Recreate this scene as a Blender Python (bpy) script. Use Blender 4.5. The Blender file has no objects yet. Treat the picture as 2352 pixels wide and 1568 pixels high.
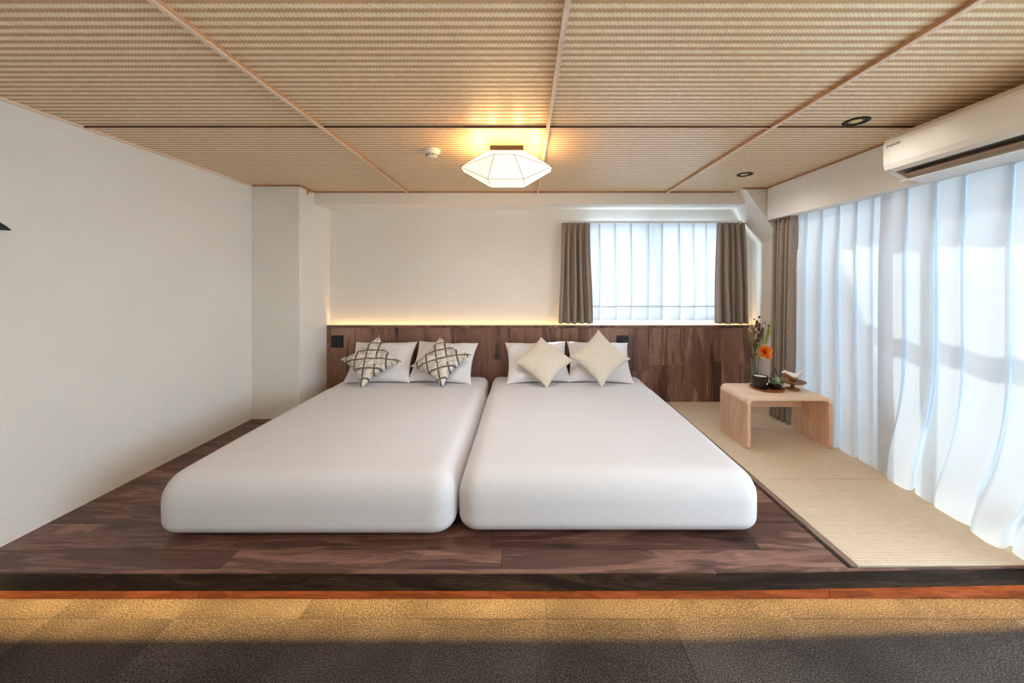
import bpy, bmesh, math, random
from mathutils import Vector, Matrix, noise
random.seed(7)
C = bpy.context.scene.collection
PI = math.pi
# ------------------------------------------------------------------ camera, light, exposure
F = 860.0; VX, VY = 1204.0, 643.0; CH = 1.42; P = 0.17
CEIL = CH + 0.854
cam = bpy.data.cameras.new('camera'); cam_o = bpy.data.objects.new('camera', cam); C.objects.link(cam_o)
cam.sensor_width = 36; cam.lens = F/2352*36
cam.shift_x = -(VX-1176)/2352; cam.shift_y = -(784-VY)/2352
cam.clip_start = 0.02
cam_o.location = (0, 0, CH); cam_o.rotation_euler = (PI/2, 0, 0)
sc = bpy.context.scene; sc.camera = cam_o
sc.view_settings.view_transform = 'Standard'; sc.view_settings.look = 'None'
sc.view_settings.gamma = 1; sc.view_settings.use_curve_mapping = False
sc.view_settings.exposure = 0.97
sc.cycles.max_bounces = 14; sc.cycles.diffuse_bounces = 8; sc.cycles.transparent_max_bounces = 16
sc.cycles.caustics_reflective = False; sc.cycles.caustics_refractive = False
SKY = 9.0
w = bpy.data.worlds.new('sky'); sc.world = w; w.use_nodes = True
bg = w.node_tree.nodes['Background']; bg.inputs[0].default_value = (0.72, 0.86, 1.0, 1); bg.inputs[1].default_value = SKY
sun = bpy.data.lights.new('sun', 'SUN'); sun.energy = 9.5; sun.angle = 0.02; sun.color = (1, 0.96, 0.9)
sun_o = bpy.data.objects.new('sun', sun); C.objects.link(sun_o)
sun_o.rotation_euler = Vector((1.0, 0.42, 1.05)).to_track_quat('Z', 'Y').to_euler()

def area(name, loc, direction, sx, sy, power, col, xaxis=None):
    l = bpy.data.lights.new(name, 'AREA'); l.shape = 'RECTANGLE'; l.size = sx; l.size_y = sy; l.energy = power; l.color = col
    o = bpy.data.objects.new(name, l); C.objects.link(o); o.location = loc
    z = -Vector(direction).normalized(); x = Vector((1, 0, 0)); y = z.cross(x).normalized()
    o.rotation_euler = Matrix((x, y, z)).transposed().to_euler()
    return o
# warm LED strip lights of the room: one in the channel behind the headboard, one under the step
area('headboard_strip_light', (0.18, 3.874, P+0.740), (0, 0.10, 1), 4.35, 0.012, 3.2, (1, 0.58, 0.21))
area('step_strip_light', (0.0, 1.663, 0.112), (0, -0.75, -1), 4.9, 0.004, 19, (1, 0.60, 0.19))
# added fill spots along the downlight row, most of them out of view
for ly, e in ((3.023, 6), (2.012, 3.0), (1.0, 6), (-0.3, 6), (-1.5, 6)):
    l = bpy.data.lights.new('fill_spot', 'SPOT'); l.spot_size = math.radians(165); l.spot_blend = 0.9; l.shadow_soft_size = 0.03; l.energy = e; l.color = (1, 0.93, 0.84)
    o = bpy.data.objects.new('fill_spot', l); C.objects.link(o); o.location = (1.783, ly, CEIL-0.035)
for lx in (-0.6, 1.4):  # unseen upward spots added to brighten ceiling and walls
    l = bpy.data.lights.new('fill_uplight', 'SPOT'); l.spot_size = math.radians(170); l.spot_blend = 0.6; l.shadow_soft_size = 0.08; l.energy = 38; l.color = (1, 0.93, 0.82)
    o = bpy.data.objects.new('fill_uplight', l); C.objects.link(o); o.location = (lx, -0.5, 1.62); o.rotation_euler = (PI, 0, 0)
for lx in (-1.2, 0.6):  # unseen discs added as faint overhead fill
    l = bpy.data.lights.new('fill_disc_light', 'AREA'); l.shape = 'DISK'; l.size = 0.4; l.energy = 1.5; l.color = (1, 0.97, 0.93)
    o = bpy.data.objects.new('fill_disc_light', l); C.objects.link(o); o.location = (lx, -1.0, CEIL-0.02)

# ------------------------------------------------------------------ mesh helpers
def at(px, py, d):
    return Vector(((px-VX)*d/F, d, CH-(py-VY)*d/F))

class MB:
    def __init__(s): s.v = []; s.f = []
    def add(s, vs, fs):
        n = len(s.v); s.v += [tuple(v) for v in vs]; s.f += [tuple(i+n for i in f) for f in fs]; return s
    def box(s, a, b):
        x0, y0, z0 = a; x1, y1, z1 = b
        return s.add([(x0,y0,z0),(x1,y0,z0),(x1,y1,z0),(x0,y1,z0),(x0,y0,z1),(x1,y0,z1),(x1,y1,z1),(x0,y1,z1)],
                     [(0,3,2,1),(4,5,6,7),(0,1,5,4),(1,2,6,5),(2,3,7,6),(3,0,4,7)])
    def prism(s, poly, h, axis='z', base=0.0):
        """poly: 2D points; extruded from base to base+h along axis ('y': poly is (x,z); 'z': (x,y); 'x': (y,z))"""
        n = len(poly)
        def P3(p, k):
            if axis == 'z': return (p[0], p[1], k)
            if axis == 'y': return (p[0], k, p[1])
            return (k, p[0], p[1])
        vs = [P3(p, base) for p in poly]+[P3(p, base+h) for p in poly]
        return s.add(vs, [tuple(range(n))[::-1], tuple(range(n, 2*n))]+[(i, (i+1) % n, n+(i+1) % n, n+i) for i in range(n)])
    def lathe(s, prof, c=(0,0,0), n=32, caps=True):
        vs = []; fs = []
        for r, z in prof:
            for k in range(n):
                a = 2*PI*k/n; vs.append((c[0]+r*math.cos(a), c[1]+r*math.sin(a), c[2]+z))
        for j in range(len(prof)-1):
            for k in range(n):
                k2 = (k+1) % n; fs.append((j*n+k, j*n+k2, (j+1)*n+k2, (j+1)*n+k))
        if caps:
            fs.append(tuple(range(n))[::-1]); fs.append(tuple((len(prof)-1)*n+k for k in range(n)))
        return s.add(vs, fs)
    def tube(s, pts, r, n=8, r1=None):
        pts = [Vector(p) for p in pts]; m = len(pts); vs = []; fs = []
        for i, p in enumerate(pts):
            t = (pts[min(i+1, m-1)]-pts[max(i-1, 0)]).normalized()
            u = t.cross(Vector((0, 0, 1)) if abs(t.z) < 0.9 else Vector((1, 0, 0))).normalized(); v = t.cross(u)
            rr = r if r1 is None else r+(r1-r)*i/(m-1)
            for k in range(n):
                a = 2*PI*k/n; vs.append(p+u*rr*math.cos(a)+v*rr*math.sin(a))
        for i in range(m-1):
            for k in range(n): fs.append((i*n+k, i*n+(k+1) % n, (i+1)*n+(k+1) % n, (i+1)*n+k))
        fs.append(tuple(range(n))[::-1]); fs.append(tuple((m-1)*n+k for k in range(n)))
        return s.add(vs, fs)
    def ball(s, c, r, n=10, m=6, sc=(1, 1, 1)):
        c = Vector(c); vs = [c+Vector((0, 0, r*sc[2]))]
        for j in range(1, m):
            for k in range(n):
                a = PI*j/m; b = 2*PI*k/n
                vs.append(c+Vector((r*sc[0]*math.sin(a)*math.cos(b), r*sc[1]*math.sin(a)*math.sin(b), r*sc[2]*math.cos(a))))
        vs.append(c-Vector((0, 0, r*sc[2]))); fs = []
        for k in range(n):
            fs.append((0, 1+k, 1+(k+1) % n)); fs.append((len(vs)-1, 1+(m-2)*n+(k+1) % n, 1+(m-2)*n+k))
        for j in range(m-2):
            for k in range(n): fs.append((1+j*n+k, 1+(j+1)*n+k, 1+(j+1)*n+(k+1) % n, 1+j*n+(k+1) % n))
        return s.add(vs, fs)
    def build(s, name, mat, parent=None, smooth=False, origin=None, bevel=0, solid=0, angle=None):
        me = bpy.data.meshes.new(name)
        vs = s.v
        if origin is not None:
            o0 = Vector(origin); vs = [tuple(Vector(v)-o0) for v in vs]
        me.from_pydata(vs, [], s.f)
        bm = bmesh.new(); bm.from_mesh(me); bmesh.ops.recalc_face_normals(bm, faces=bm.faces); bm.to_mesh(me); bm.free()
        if smooth:
            for p in me.polygons: p.use_smooth = True
        if angle: me.set_sharp_from_angle(angle=math.radians(angle))
        me.materials.append(mat)
        o = bpy.data.objects.new(name, me); C.objects.link(o)
        if origin is not None: o.location = origin
        if parent is not None:
            o.parent = parent
            if origin is not None: o.location = Vector(origin)-parent.location
            else: o.location = -parent.location
            if parent.get('_local'): o.location = (0, 0, 0) if origin is None else origin
        if solid:
            m = o.modifiers.new('solid', 'SOLIDIFY'); m.thickness = solid; m.offset = 0
        if bevel:
            m = o.modifiers.new('bevel', 'BEVEL'); m.width = bevel; m.segments = 2; m.limit_method = 'ANGLE'; m.harden_normals = False
        return o

def tag(o, label=None, cat=None, group=None, kind=None):
    if label: o['label'] = label
    if cat: o['category'] = cat
    if group: o['group'] = group
    if kind: o['kind'] = kind
    return o
def thing(name, loc, label, cat, group=None, kind=None):
    o = bpy.data.objects.new(name, None); C.objects.link(o); o.location = loc; o.empty_display_size = 0.1
    return tag(o, label, cat, group, kind)
def struct(o, label, cat='wall'): return tag(o, label, cat, None, 'structure')

# ------------------------------------------------------------------ materials
def lin(c): return tuple((x/255/12.92 if x/255 <= 0.04045 else ((x/255+0.055)/1.055)**2.4) for x in c)+(1,)
class NT:
    def __init__(s, name):
        s.m = bpy.data.materials.new(name); s.m.use_nodes = True; s.t = s.m.node_tree
        s.b = s.t.nodes['Principled BSDF']; s.out = s.t.nodes['Material Output']
    def n(s, typ, **kw):
        o = s.t.nodes.new(typ)
        for k, v in kw.items():
            if k.startswith('i_'):
                o.inputs[int(k[2:])].default_value = v
            else: setattr(o, k, v)
        return o
    def l(s, a, b): s.t.links.new(a, b)
    def math(s, op, a, b=None, c=None):
        o = s.n('ShaderNodeMath', operation=op)
        for i, x in enumerate((a, b, c)):
            if x is None: continue
            if isinstance(x, (int, float)): o.inputs[i].default_value = x
            else: s.l(x, o.inputs[i])
        return o.outputs[0]
    def ramp(s, fac, stops, interp='LINEAR'):
        r = s.n('ShaderNodeValToRGB'); s.l(fac, r.inputs[0]); cr = r.color_ramp; cr.interpolation = interp
        while len(cr.elements) < len(stops): cr.elements.new(0.5)
        for e, (p, c) in zip(cr.elements, stops): e.position = p; e.color = c if len(c) == 4 else lin(c)
        return r.outputs[0]
    def mix(s, fac, a, b, mode='MIX'):
        o = s.n('ShaderNodeMix', data_type='RGBA', blend_type=mode)
        if isinstance(fac, (int, float)): o.inputs[0].default_value = fac
        else: s.l(fac, o.inputs[0])
        for i, x in ((6, a), (7, b)):
            if isinstance(x, tuple): o.inputs[i].default_value = x
            else: s.l(x, o.inputs[i])
        return o.outputs[2]
    def coords(s, kind='obj', scale=(1, 1, 1), rot=(0, 0, 0), rnd=0.0):
        if kind == 'pos': src = s.n('ShaderNodeNewGeometry').outputs['Position']
        else: src = s.n('ShaderNodeTexCoord').outputs['Object']
        if rnd:
            oi = s.n('ShaderNodeObjectInfo'); mu = s.n('ShaderNodeVectorMath', operation='SCALE')
            co = s.n('ShaderNodeCombineXYZ')
            for i, k in enumerate((1, 1.7, 2.9)): s.l(s.math('MULTIPLY', oi.outputs['Random'], k*rnd), co.inputs[i])
            ad = s.n('ShaderNodeVectorMath', operation='ADD'); s.l(src, ad.inputs[0]); s.l(co.outputs[0], ad.inputs[1]); src = ad.outputs[0]
        mp = s.n('ShaderNodeMapping'); s.l(src, mp.inputs[0]); mp.inputs['Scale'].default_value = scale; mp.inputs['Rotation'].default_value = rot
        return mp.outputs[0]
    def noise(s, vec, scale, detail=3, rough=0.5, dist=0.0):
        o = s.n('ShaderNodeTexNoise'); s.l(vec, o.inputs['Vector'])
        o.inputs['Scale'].default_value = scale; o.inputs['Detail'].default_value = detail
        o.inputs['Roughness'].default_value = rough; o.inputs['Distortion'].default_value = dist
        return o.outputs[0]
    def bump(s, h, strength=0.3, dist=0.002):
        o = s.n('ShaderNodeBump'); s.l(h, o.inputs['Height']); o.inputs['Strength'].default_value = strength; o.inputs['Distance'].default_value = dist
        s.l(o.outputs[0], s.b.inputs['Normal']); return o
    def base(s, c, rough=0.5, metal=0.0, spec=None):
        if isinstance(c, tuple): s.b.inputs['Base Color'].default_value = c
        else: s.l(c, s.b.inputs['Base Color'])
        s.b.inputs['Roughness'].default_value = rough; s.b.inputs['Metallic'].default_value = metal
        if spec is not None: s.b.inputs['Specular IOR Level'].default_value = spec
        return s.m

def plain(name, c, rough=0.5, metal=0.0, nz=0.06, sc_=60, spec=None):
    t = NT(name); n = t.noise(t.coords(), sc_, 3)
    a = lin(c); k = 1-nz
    col = t.mix(n, tuple(x*k for x in a[:3])+(1,), tuple(min(1, x*(1+nz)) for x in a[:3])+(1,))
    return t.base(col, rough, metal, spec)

def wallpaper(name, c):
    t = NT(name); v = t.coords('pos')
    a = t.noise(t.coords('pos', (1, 1, 2.4)), 190, 2, 0.6); b = t.noise(t.coords('pos', (2.4, 2.4, 1)), 170, 2, 0.6)
    h = t.math('ADD', a, b); big = t.noise(v, 2.0, 2)
    f = t.math('ADD', t.math('MULTIPLY', h, 0.45), t.math('MULTIPLY', big, 0.1))
    A = lin(c)
    col = t.ramp(f, [(0.3, tuple(x*0.80 for x in A[:3])+(1,)), (0.68, tuple(min(1, x*1.10) for x in A[:3])+(1,))])
    t.bump(h, 0.35, 0.0015); return t.base(col, 0.9, spec=0.2)

def wood(name, axis, dark, mid, light, scale=1.0, rough=0.45, vary=0.35, knots=True, spec=0.4, fine=1.0, rnd=9.0, cath=1.0):
    """axis: index of the grain direction"""
    t = NT(name); s_long, s_x = 1.1*scale, 9*scale
    sv = [s_x]*3; sv[axis] = s_long
    v = t.coords('obj', tuple(sv), rnd=rnd)
    warp = t.noise(t.coords('obj', tuple(x*0.35 for x in sv), rnd=rnd), 1.0, 2)
    n1 = t.noise(v, 1.0, 6, 0.62, 1.2*cath)
    sf = [260*fine]*3; sf[axis] = 7
    n2 = t.noise(t.coords('obj', tuple(sf), rnd=rnd), 1.0, 3, 0.6)
    rings = t.math('SINE', t.math('MULTIPLY', t.math('ADD', n1, t.math('MULTIPLY', warp, 0.6)), 46*cath))
    f = t.math('ADD', t.math('ADD', t.math('MULTIPLY', n1, 0.72), t.math('MULTIPLY', n2, 0.30)), t.math('MULTIPLY', rings, 0.055))
    oi = t.n('ShaderNodeObjectInfo')
    f = t.math('ADD', f, t.math('MULTIPLY', t.math('SUBTRACT', oi.outputs['Random'], 0.5), vary*0.5))
    if knots:
        sk = [5.5]*3; sk[axis] = 2.2
        vo = t.n('ShaderNodeTexVoronoi'); t.l(t.coords('obj', tuple(sk), rnd=rnd), vo.inputs['Vector']); vo.inputs['Scale'].default_value = 1.0
        k = t.ramp(vo.outputs[0], [(0.0, (1, 1, 1, 1)), (0.13, (0.35, 0.35, 0.35, 1)), (0.24, (0, 0, 0, 1))])
        f = t.math('SUBTRACT', f, t.math('MULTIPLY', k, 0.26))
    col = t.ramp(f, [(0.26, dark), (0.50, mid), (0.74, light)])
    t.bump(f, 0.35, 0.0012); return t.base(col, rough, spec=spec)

def weave_ceiling():
    t = NT('woven_ceiling_paper'); g = t.n('ShaderNodeNewGeometry'); s = t.n('ShaderNodeSeparateXYZ'); t.l(g.outputs['Position'], s.inputs[0])
    x, y = s.outputs[0], s.outputs[1]
    u = t.math('DIVIDE', x, 0.0135); v = t.math('DIVIDE', y, 0.039)
    tri = t.math('PINGPONG', u, 0.5)
    vv = t.math('ADD', v, t.math('MULTIPLY', tri, 0.26))
    band = t.math('PINGPONG', vv, 0.5)                      # light band / dark band
    dark = t.ramp(t.math('MULTIPLY', band, 2.0), [(0.46, (0, 0, 0, 1)), (0.56, (1, 1, 1, 1))])
    lean = t.math('PINGPONG', t.math('ADD', vv, 0.25), 0.5)  # strips lean one way in dark bands, the other way in light ones
    su = t.math('ADD', u, t.math('MULTIPLY', lean, -3.2))
    sl = t.math('FRACT', su); edge = t.math('PINGPONG', sl, 0.5)
    em = t.ramp(t.math('MULTIPLY', edge, 2.0), [(0.0, (1, 1, 1, 1)), (0.34, (0, 0, 0, 1))])
    idc = t.n('ShaderNodeCombineXYZ')
    t.l(t.math('FLOOR', su), idc.inputs[0]); t.l(t.math('FLOOR', t.math('ADD', t.math('MULTIPLY', vv, 2.0), 0.5)), idc.inputs[1])
    wn = t.n('ShaderNodeTexWhiteNoise', noise_dimensions='2D'); t.l(idc.outputs[0], wn.inputs[0])
    fib = t.noise(t.coords('pos', (160, 900, 100)), 1.0, 2)
    big = t.noise(t.coords('pos', (9, 30, 9)), 1.0, 3)
    a = t.mix(dark, lin((255, 234, 198)), lin((214, 172, 124)))
    a = t.mix(t.math('MULTIPLY', em, t.math('ADD', t.math('MULTIPLY', dark, 0.38), 0.16)), a, lin((160, 124, 88)))
    var = t.math('ADD', t.math('ADD', t.math('MULTIPLY', wn.outputs[0], 0.26), t.math('MULTIPLY', fib, 0.10)), t.math('MULTIPLY', big, 0.18))
    a = t.mix(1.0, a, t.ramp(var, [(0.0, (0.74, 0.74, 0.74, 1)), (0.5, (1.0, 1.0, 1.0, 1))]), 'MULTIPLY')
    h = t.math('SUBTRACT', t.math('MULTIPLY', t.math('SUBTRACT', 1.0, dark), 0.6), t.math('MULTIPLY', em, 0.6))
    t.bump(h, 0.3, 0.0010); t.base(a, 0.42, spec=0.75)
    t.l(t.ramp(dark, [(0, (0.34, 0.34, 0.34, 1)), (1, (0.6, 0.6, 0.6, 1))]), t.b.inputs['Roughness']); return t.m

def carpet():
    t = NT('carpet_pile'); v = t.coords('pos')
    a = t.noise(v, 420, 2, 0.7); b = t.noise(v, 170, 3, 0.6); c = t.noise(t.coords('pos', rnd=5), 3, 2)
    f = t.math('ADD', t.math('ADD', t.math('MULTIPLY', a, 0.62), t.math('MULTIPLY', b, 0.38)), t.math('MULTIPLY', t.math('SUBTRACT', c, 0.5), 0.12))
    col = t.ramp(f, [(0.36, (22, 19, 18)), (0.5, (58, 53, 50)), (0.64, (120, 112, 106))])
    t.bump(f, 0.8, 0.004); return t.base(col, 0.95, spec=0.1)

def tatami():
    t = NT('tatami_rush'); g = t.n('ShaderNodeTexCoord').outputs['Object']; s = t.n('ShaderNodeSeparateXYZ'); t.l(g, s.inputs[0])
    rib = t.math('SINE', t.math('MULTIPLY', s.outputs[1], 2*PI/0.0155))
    n = t.noise(t.coords('obj', (14, 420, 1), rnd=4), 1.0, 3); n2 = t.noise(t.coords('obj', (420, 30, 1), rnd=4), 1.0, 2)
    f = t.math('ADD', t.math('ADD', t.math('MULTIPLY', n, 0.4), t.math('MULTIPLY', n2, 0.35)), t.math('MULTIPLY', rib, 0.04))
    f = t.math('ADD', f, t.math('MULTIPLY', t.n('ShaderNodeObjectInfo').outputs['Random'], 0.10))
    col = t.ramp(f, [(0.22, (188, 166, 136)), (0.62, (230, 212, 188))])
    t.bump(rib, 0.25, 0.0012); return t.base(col, 0.6, spec=0.3)

def cloth(name, c, c2=None, scale=900, rough=0.9, wr=0.0, tr=None):
    t = NT(name); A = lin(c); B = lin(c2) if c2 else tuple(x*0.85 for x in A[:3])+(1,)
    h = t.math('ADD', t.noise(t.coords('obj', (1, 1, 0.18)), scale, 2), t.noise(t.coords('obj', (0.18, 0.18, 1)), scale, 2))
    col = t.mix(t.ramp(t.math('MULTIPLY', h, 0.5), [(0.38, (0, 0, 0, 1)), (0.62, (1, 1, 1, 1))]), B, A)
    t.bump(h, 0.25, 0.0006)
    t.base(col, rough, spec=0.15)
    t.b.inputs['Sheen Weight'].default_value = 0.15
    return t.m

def sheer(name, alpha=0.04, tr=0.62, c=(0.73, 0.79, 0.86, 1)):
    t = NT(name); t.t.nodes.remove(t.b)
    n = t.noise(t.coords('pos', (1, 1, 1)), 420, 2, 0.7)
    col = t.mix(n, tuple(x*0.86 for x in c[:3])+(1,), c)
    d = t.n('ShaderNodeBsdfDiffuse'); tl = t.n('ShaderNodeBsdfTranslucent'); tp = t.n('ShaderNodeBsdfTransparent')
    t.l(col, d.inputs[0]); t.l(col, tl.inputs[0])
    m = t.n('ShaderNodeMixShader', i_0=tr); t.l(d.outputs[0], m.inputs[1]); t.l(tl.outputs[0], m.inputs[2])
    m2 = t.n('ShaderNodeMixShader', i_0=alpha); t.l(m.outputs[0], m2.inputs[1]); t.l(tp.outputs[0], m2.inputs[2])
    t.l(m2.outputs[0], t.out.inputs[0]); return t.m

def glass_thin(name, tint=(0.95, 0.98, 0.97, 1), refl=0.08):
    t = NT(name); t.t.nodes.remove(t.b)
    tp = t.n('ShaderNodeBsdfTransparent'); tp.inputs[0].default_value = tint
    gl = t.n('ShaderNodeBsdfGlossy'); gl.inputs['Roughness'].default_value = 0.03
    fr = t.n('ShaderNodeLayerWeight', i_0=0.5)
    m = t.n('ShaderNodeMixShader'); t.l(t.math('ADD', t.math('MULTIPLY', t.math('POWER', fr.outputs['Facing'], 3.0), min(1.0, refl*5)), refl*0.35), m.inputs[0]); t.l(tp.outputs[0], m.inputs[1]); t.l(gl.outputs[0], m.inputs[2])
    t.l(m.outputs[0], t.out.inputs[0]); return t.m

M = {}
M['wall'] = wallpaper('wallpaper_white', (236, 233, 227))
M['wall_light'] = wallpaper('wallpaper_beam', (238, 235, 229))
M['ceiling'] = weave_ceiling()
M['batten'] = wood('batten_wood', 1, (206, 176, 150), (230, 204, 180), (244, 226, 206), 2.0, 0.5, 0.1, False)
M['batten_shaded'] = wood('batten_shaded_wood', 1, (150, 112, 80), (184, 142, 106), (206, 168, 134), 2.0, 0.6, 0.1, False)  # browner colour carries the shade on the batten sides
M['batten_deep_shade'] = wood('batten_deep_shade_wood', 0, (70, 44, 26), (96, 62, 38), (120, 82, 52), 2.0, 0.6, 0.1, False)  # dark brown holds the shade on the cross batten fronts
M['edge'] = wood('edge_trim_wood', 0, (140, 96, 62), (168, 122, 84), (190, 146, 108), 2.0, 0.5, 0.1, False)
M['head'] = wood('headboard_plank', 2, (52, 32, 25), (124, 88, 73), (184, 148, 128), 1.0, 0.42, 0.26, cath=0.55, spec=0.6)
M['floorp'] = wood('floor_plank', 0, (34, 22, 18), (92, 62, 52), (156, 116, 102), 0.9, 0.40, 0.26, cath=0.9)
M['fascia'] = wood('fascia_wood', 0, (20, 15, 12), (44, 33, 26), (92, 70, 52), 1.0, 0.5, 0.1, False, cath=1.3)
M['plinth'] = wood('plinth_wood', 0, (70, 34, 18), (128, 68, 38), (170, 100, 62), 1.4, 0.5, 0.2, False)
M['border'] = wood('border_strip_wood', 1, (84, 64, 54), (128, 104, 90), (160, 136, 120), 1.6, 0.5, 0.1, False)
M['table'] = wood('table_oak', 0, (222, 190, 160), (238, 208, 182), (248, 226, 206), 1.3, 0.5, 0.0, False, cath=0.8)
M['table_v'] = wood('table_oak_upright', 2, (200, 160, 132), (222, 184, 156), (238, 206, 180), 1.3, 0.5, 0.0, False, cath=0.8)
M['carpet'] = carpet(); M['tatami'] = tatami()
M['sheet'] = cloth('white_cotton', (221, 221, 226), (212, 212, 217), 700)
M['pillow'] = cloth('white_pillowcase', (232, 232, 236), (222, 222, 226), 700)
M['drape'] = cloth('taupe_drape', (176, 162, 152), (132, 120, 112), 420)
M['sheer'] = sheer('sheer_white', 0.003, 0.10); M['sheer_b'] = sheer('sheer_small', 0.003, 0.10)
M['glass'] = glass_thin('window_glass'); M['vase_glass'] = glass_thin('vase_glass', (0.90, 0.93, 0.93, 1), 0.16)
M['frame'] = plain('white_window_frame', (226, 228, 228), 0.4); M['alu'] = plain('grey_window_frame', (120, 126, 132), 0.35, 0.6)
M['black'] = plain('black_plastic', (22, 24, 27), 0.35); M['black_metal'] = plain('black_metal', (26, 24, 22), 0.4, 0.7)
M['white_plastic'] = plain('white_plastic', (236, 233, 226), 0.35, nz=0.02); M['grey_plastic'] = plain('grey_plastic', (120, 122, 124), 0.4)
M['brass'] = plain('brass', (205, 150, 40), 0.3, 0.8); M['steel'] = plain('steel', (190, 188, 180), 0.25, 0.9)
M['outside'] = plain('balcony_concrete', (172, 172, 170), 0.9)

# ------------------------------------------------------------------ the setting
XL = -2.453; XR = 2.245; XW = 2.60; YB = 3.907; YBACK = -2.6
HB = 3.839                                     # headboard face
# floor: carpet in tiles in front, one sheet behind the camera
fl = struct(MB().box((XL-.1, YBACK-.1, -0.12), (XW+.1, YB+.1, -0.010)).build('floor', M['carpet']), 'speckled brown grey carpet floor below the step', 'floor')
ys = [1.70, 1.57, 1.05, 0.53, 0.01, -0.51, -1.03, -1.55, -2.07, YBACK]
k = -1; xs = [XW]
x = 2.175
while x > XL: xs.append(x); x -= 0.52
xs.append(XL)
for j in range(len(ys)-1):
    for i in range(len(xs)-1):
        g = 0.0005; dz = random.uniform(-0.0006, 0.0006)
        MB().box((xs[i+1]+g, ys[j+1]+g, -0.010), (xs[i]-g, ys[j]-g, dz)).build('carpet_tile', M['carpet'], fl, origin=((xs[i]+xs[i+1])/2, (ys[j]+ys[j+1])/2, 0), bevel=0.0007)
# walls
struct(MB().box((XL-0.12, YBACK-.12, -0.02), (XL, YB+.12, CEIL+0.1)).build('wall_left', M['wall']), 'plain off-white textured wall on the left side')
struct(MB().box((XL, YBACK-0.12, -0.02), (XW+.1, YBACK, CEIL+0.1)).build('wall_front', M['wall']), 'off-white wall behind the viewer')
WB0, WB1, WZ0, WZ1 = 0.60, 2.10, CH-0.435, CH+0.585        # rear window opening
wb = MB()
wb.box((XL, YB, -0.02), (WB0, YB+0.12, CEIL+0.1)); wb.box((WB1, YB, -0.02), (XW+.1, YB+0.12, CEIL+0.1))
wb.box((WB0, YB, -0.02), (WB1, YB+0.12, WZ0)); wb.box((WB0, YB, WZ1), (WB1, YB+0.12, CEIL+0.1))
struct(wb.build('wall_back', M['wall']), 'off-white textured rear wall above the wooden headboard')
# right wall: window openings from floor to under the beam
RW0, RW1 = 0.20, 3.30
HO = CH+0.62
wr = MB()
wr.box((XW, RW1, -0.02), (XW+0.12, YB+.12, CEIL+0.1)); wr.box((XW, YBACK, HO), (XW+0.12, RW1, CEIL+0.1))
wr.box((XW, 0.02, -0.02), (XW+0.12, RW0, HO)); wr.box((XW, YBACK, -0.02), (XW+0.12, -0.9, HO))
wr.box((XW, RW0, -0.02), (XW+0.12, RW1, P+0.02)); wr.box((XW, -0.9, -0.02), (XW+0.12, 0.02, 0.06))
struct(wr.build('wall_right', M['wall']), 'white window wall on the right behind the curtains')
struct(MB().box((2.38, 3.36, P), (XW, YB, CEIL)).build('wall_side_pier', M['wall']), 'narrow off-white wall pier between rear corner and window drape')
struct(MB().box((XL, 3.37, 0), (-2.026, YB, CEIL)).build('wall_column', M['wall']), 'beige grey square wall column left of the headboard', 'column')
# beams
struct(MB().box((-2.026, 3.618, CH+0.732), (2.38, YB, CEIL)).build('ceiling_beam', M['wall_light'], bevel=0.004), 'low white beam running above the rear wall', 'beam')
struct(MB().box((XR, YBACK, CH+0.553), (XW, 3.46, CEIL)).build('window_beam', M['wall']), 'deep off-white beam above the tall curtains', 'beam')
# sloping brace in the rear right corner
poly = [(2.05, CEIL), (2.36, CH+0.405), (2.38, CH+0.37), (XW, CH+0.37), (XW, CEIL)]
vs = [(x, 3.475, z) for x, z in poly]+[(x+0.02, YB, z-0.03 if i in (1, 2) else z) for i, (x, z) in enumerate(poly)]
n = len(poly)
br = MB().add(vs, [tuple(range(n)), tuple(range(n, 2*n))[::-1]]+[(i, (i+1) % n, n+(i+1) % n, n+i) for i in range(n)])
struct(br.build('sloping_brace', M['wall_light']), 'sloping white boxed brace in the rear right corner', 'beam')

# ceiling: woven panels, battens, trims
ce = struct(MB().box((XL-.1, YBACK-.1, CEIL+0.012), (XW+.1, YB+.1, CEIL+0.12)).build('ceiling', M['batten_deep_shade']), 'ceiling of woven straw coloured panels with thin wooden battens', 'ceiling')
cx = [XL, -1.118, 0.131, 1.369, XR]; cy = [YBACK, -0.20, 2.08, 3.618]
for i in range(4):
    for j in range(3):
        MB().box((cx[i], cy[j], CEIL), (cx[i+1], cy[j+1], CEIL+0.012)).build('ceiling_panel', M['ceiling'], ce)
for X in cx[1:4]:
    MB().box((X-0.0085, YBACK, CEIL-0.016), (X+0.0085, 3.618, CEIL+0.001)).build('batten', M['batten_shaded'], ce)
    MB().box((X-0.0095, YBACK, CEIL-0.020), (X+0.0095, 3.618, CEIL-0.016)).build('batten_lit_face', M['batten'], ce)  # pale strip colours the underside as if lit
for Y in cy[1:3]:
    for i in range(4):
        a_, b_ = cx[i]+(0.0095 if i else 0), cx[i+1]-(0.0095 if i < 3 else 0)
        MB().box((a_, Y-0.006, CEIL-0.011), (b_, Y+0.006, CEIL+0.001)).build('cross_batten', M['batten_deep_shade'], ce)
        MB().box((a_, Y-0.006, CEIL-0.013), (b_, Y+0.007, CEIL-0.011)).build('cross_batten_lit_face', M['batten'], ce)  # pale strip again for the lit underside
MB().box((XL, YBACK, CEIL-0.014), (XL+0.014, 3.37, CEIL+0.001)).build('edge_trim', M['batten'], ce)
MB().box((XL, 3.356, CEIL-0.012), (-2.012, 3.37, CEIL)).build('edge_trim', M['edge'], ce)
MB().box((-2.026, 3.37, CEIL-0.012), (-2.012, 3.618, CEIL)).build('edge_trim', M['edge'], ce)
MB().box((-2.026, 3.604, CEIL-0.012), (2.02, 3.618, CEIL)).build('edge_trim', M['edge'], ce)
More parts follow.
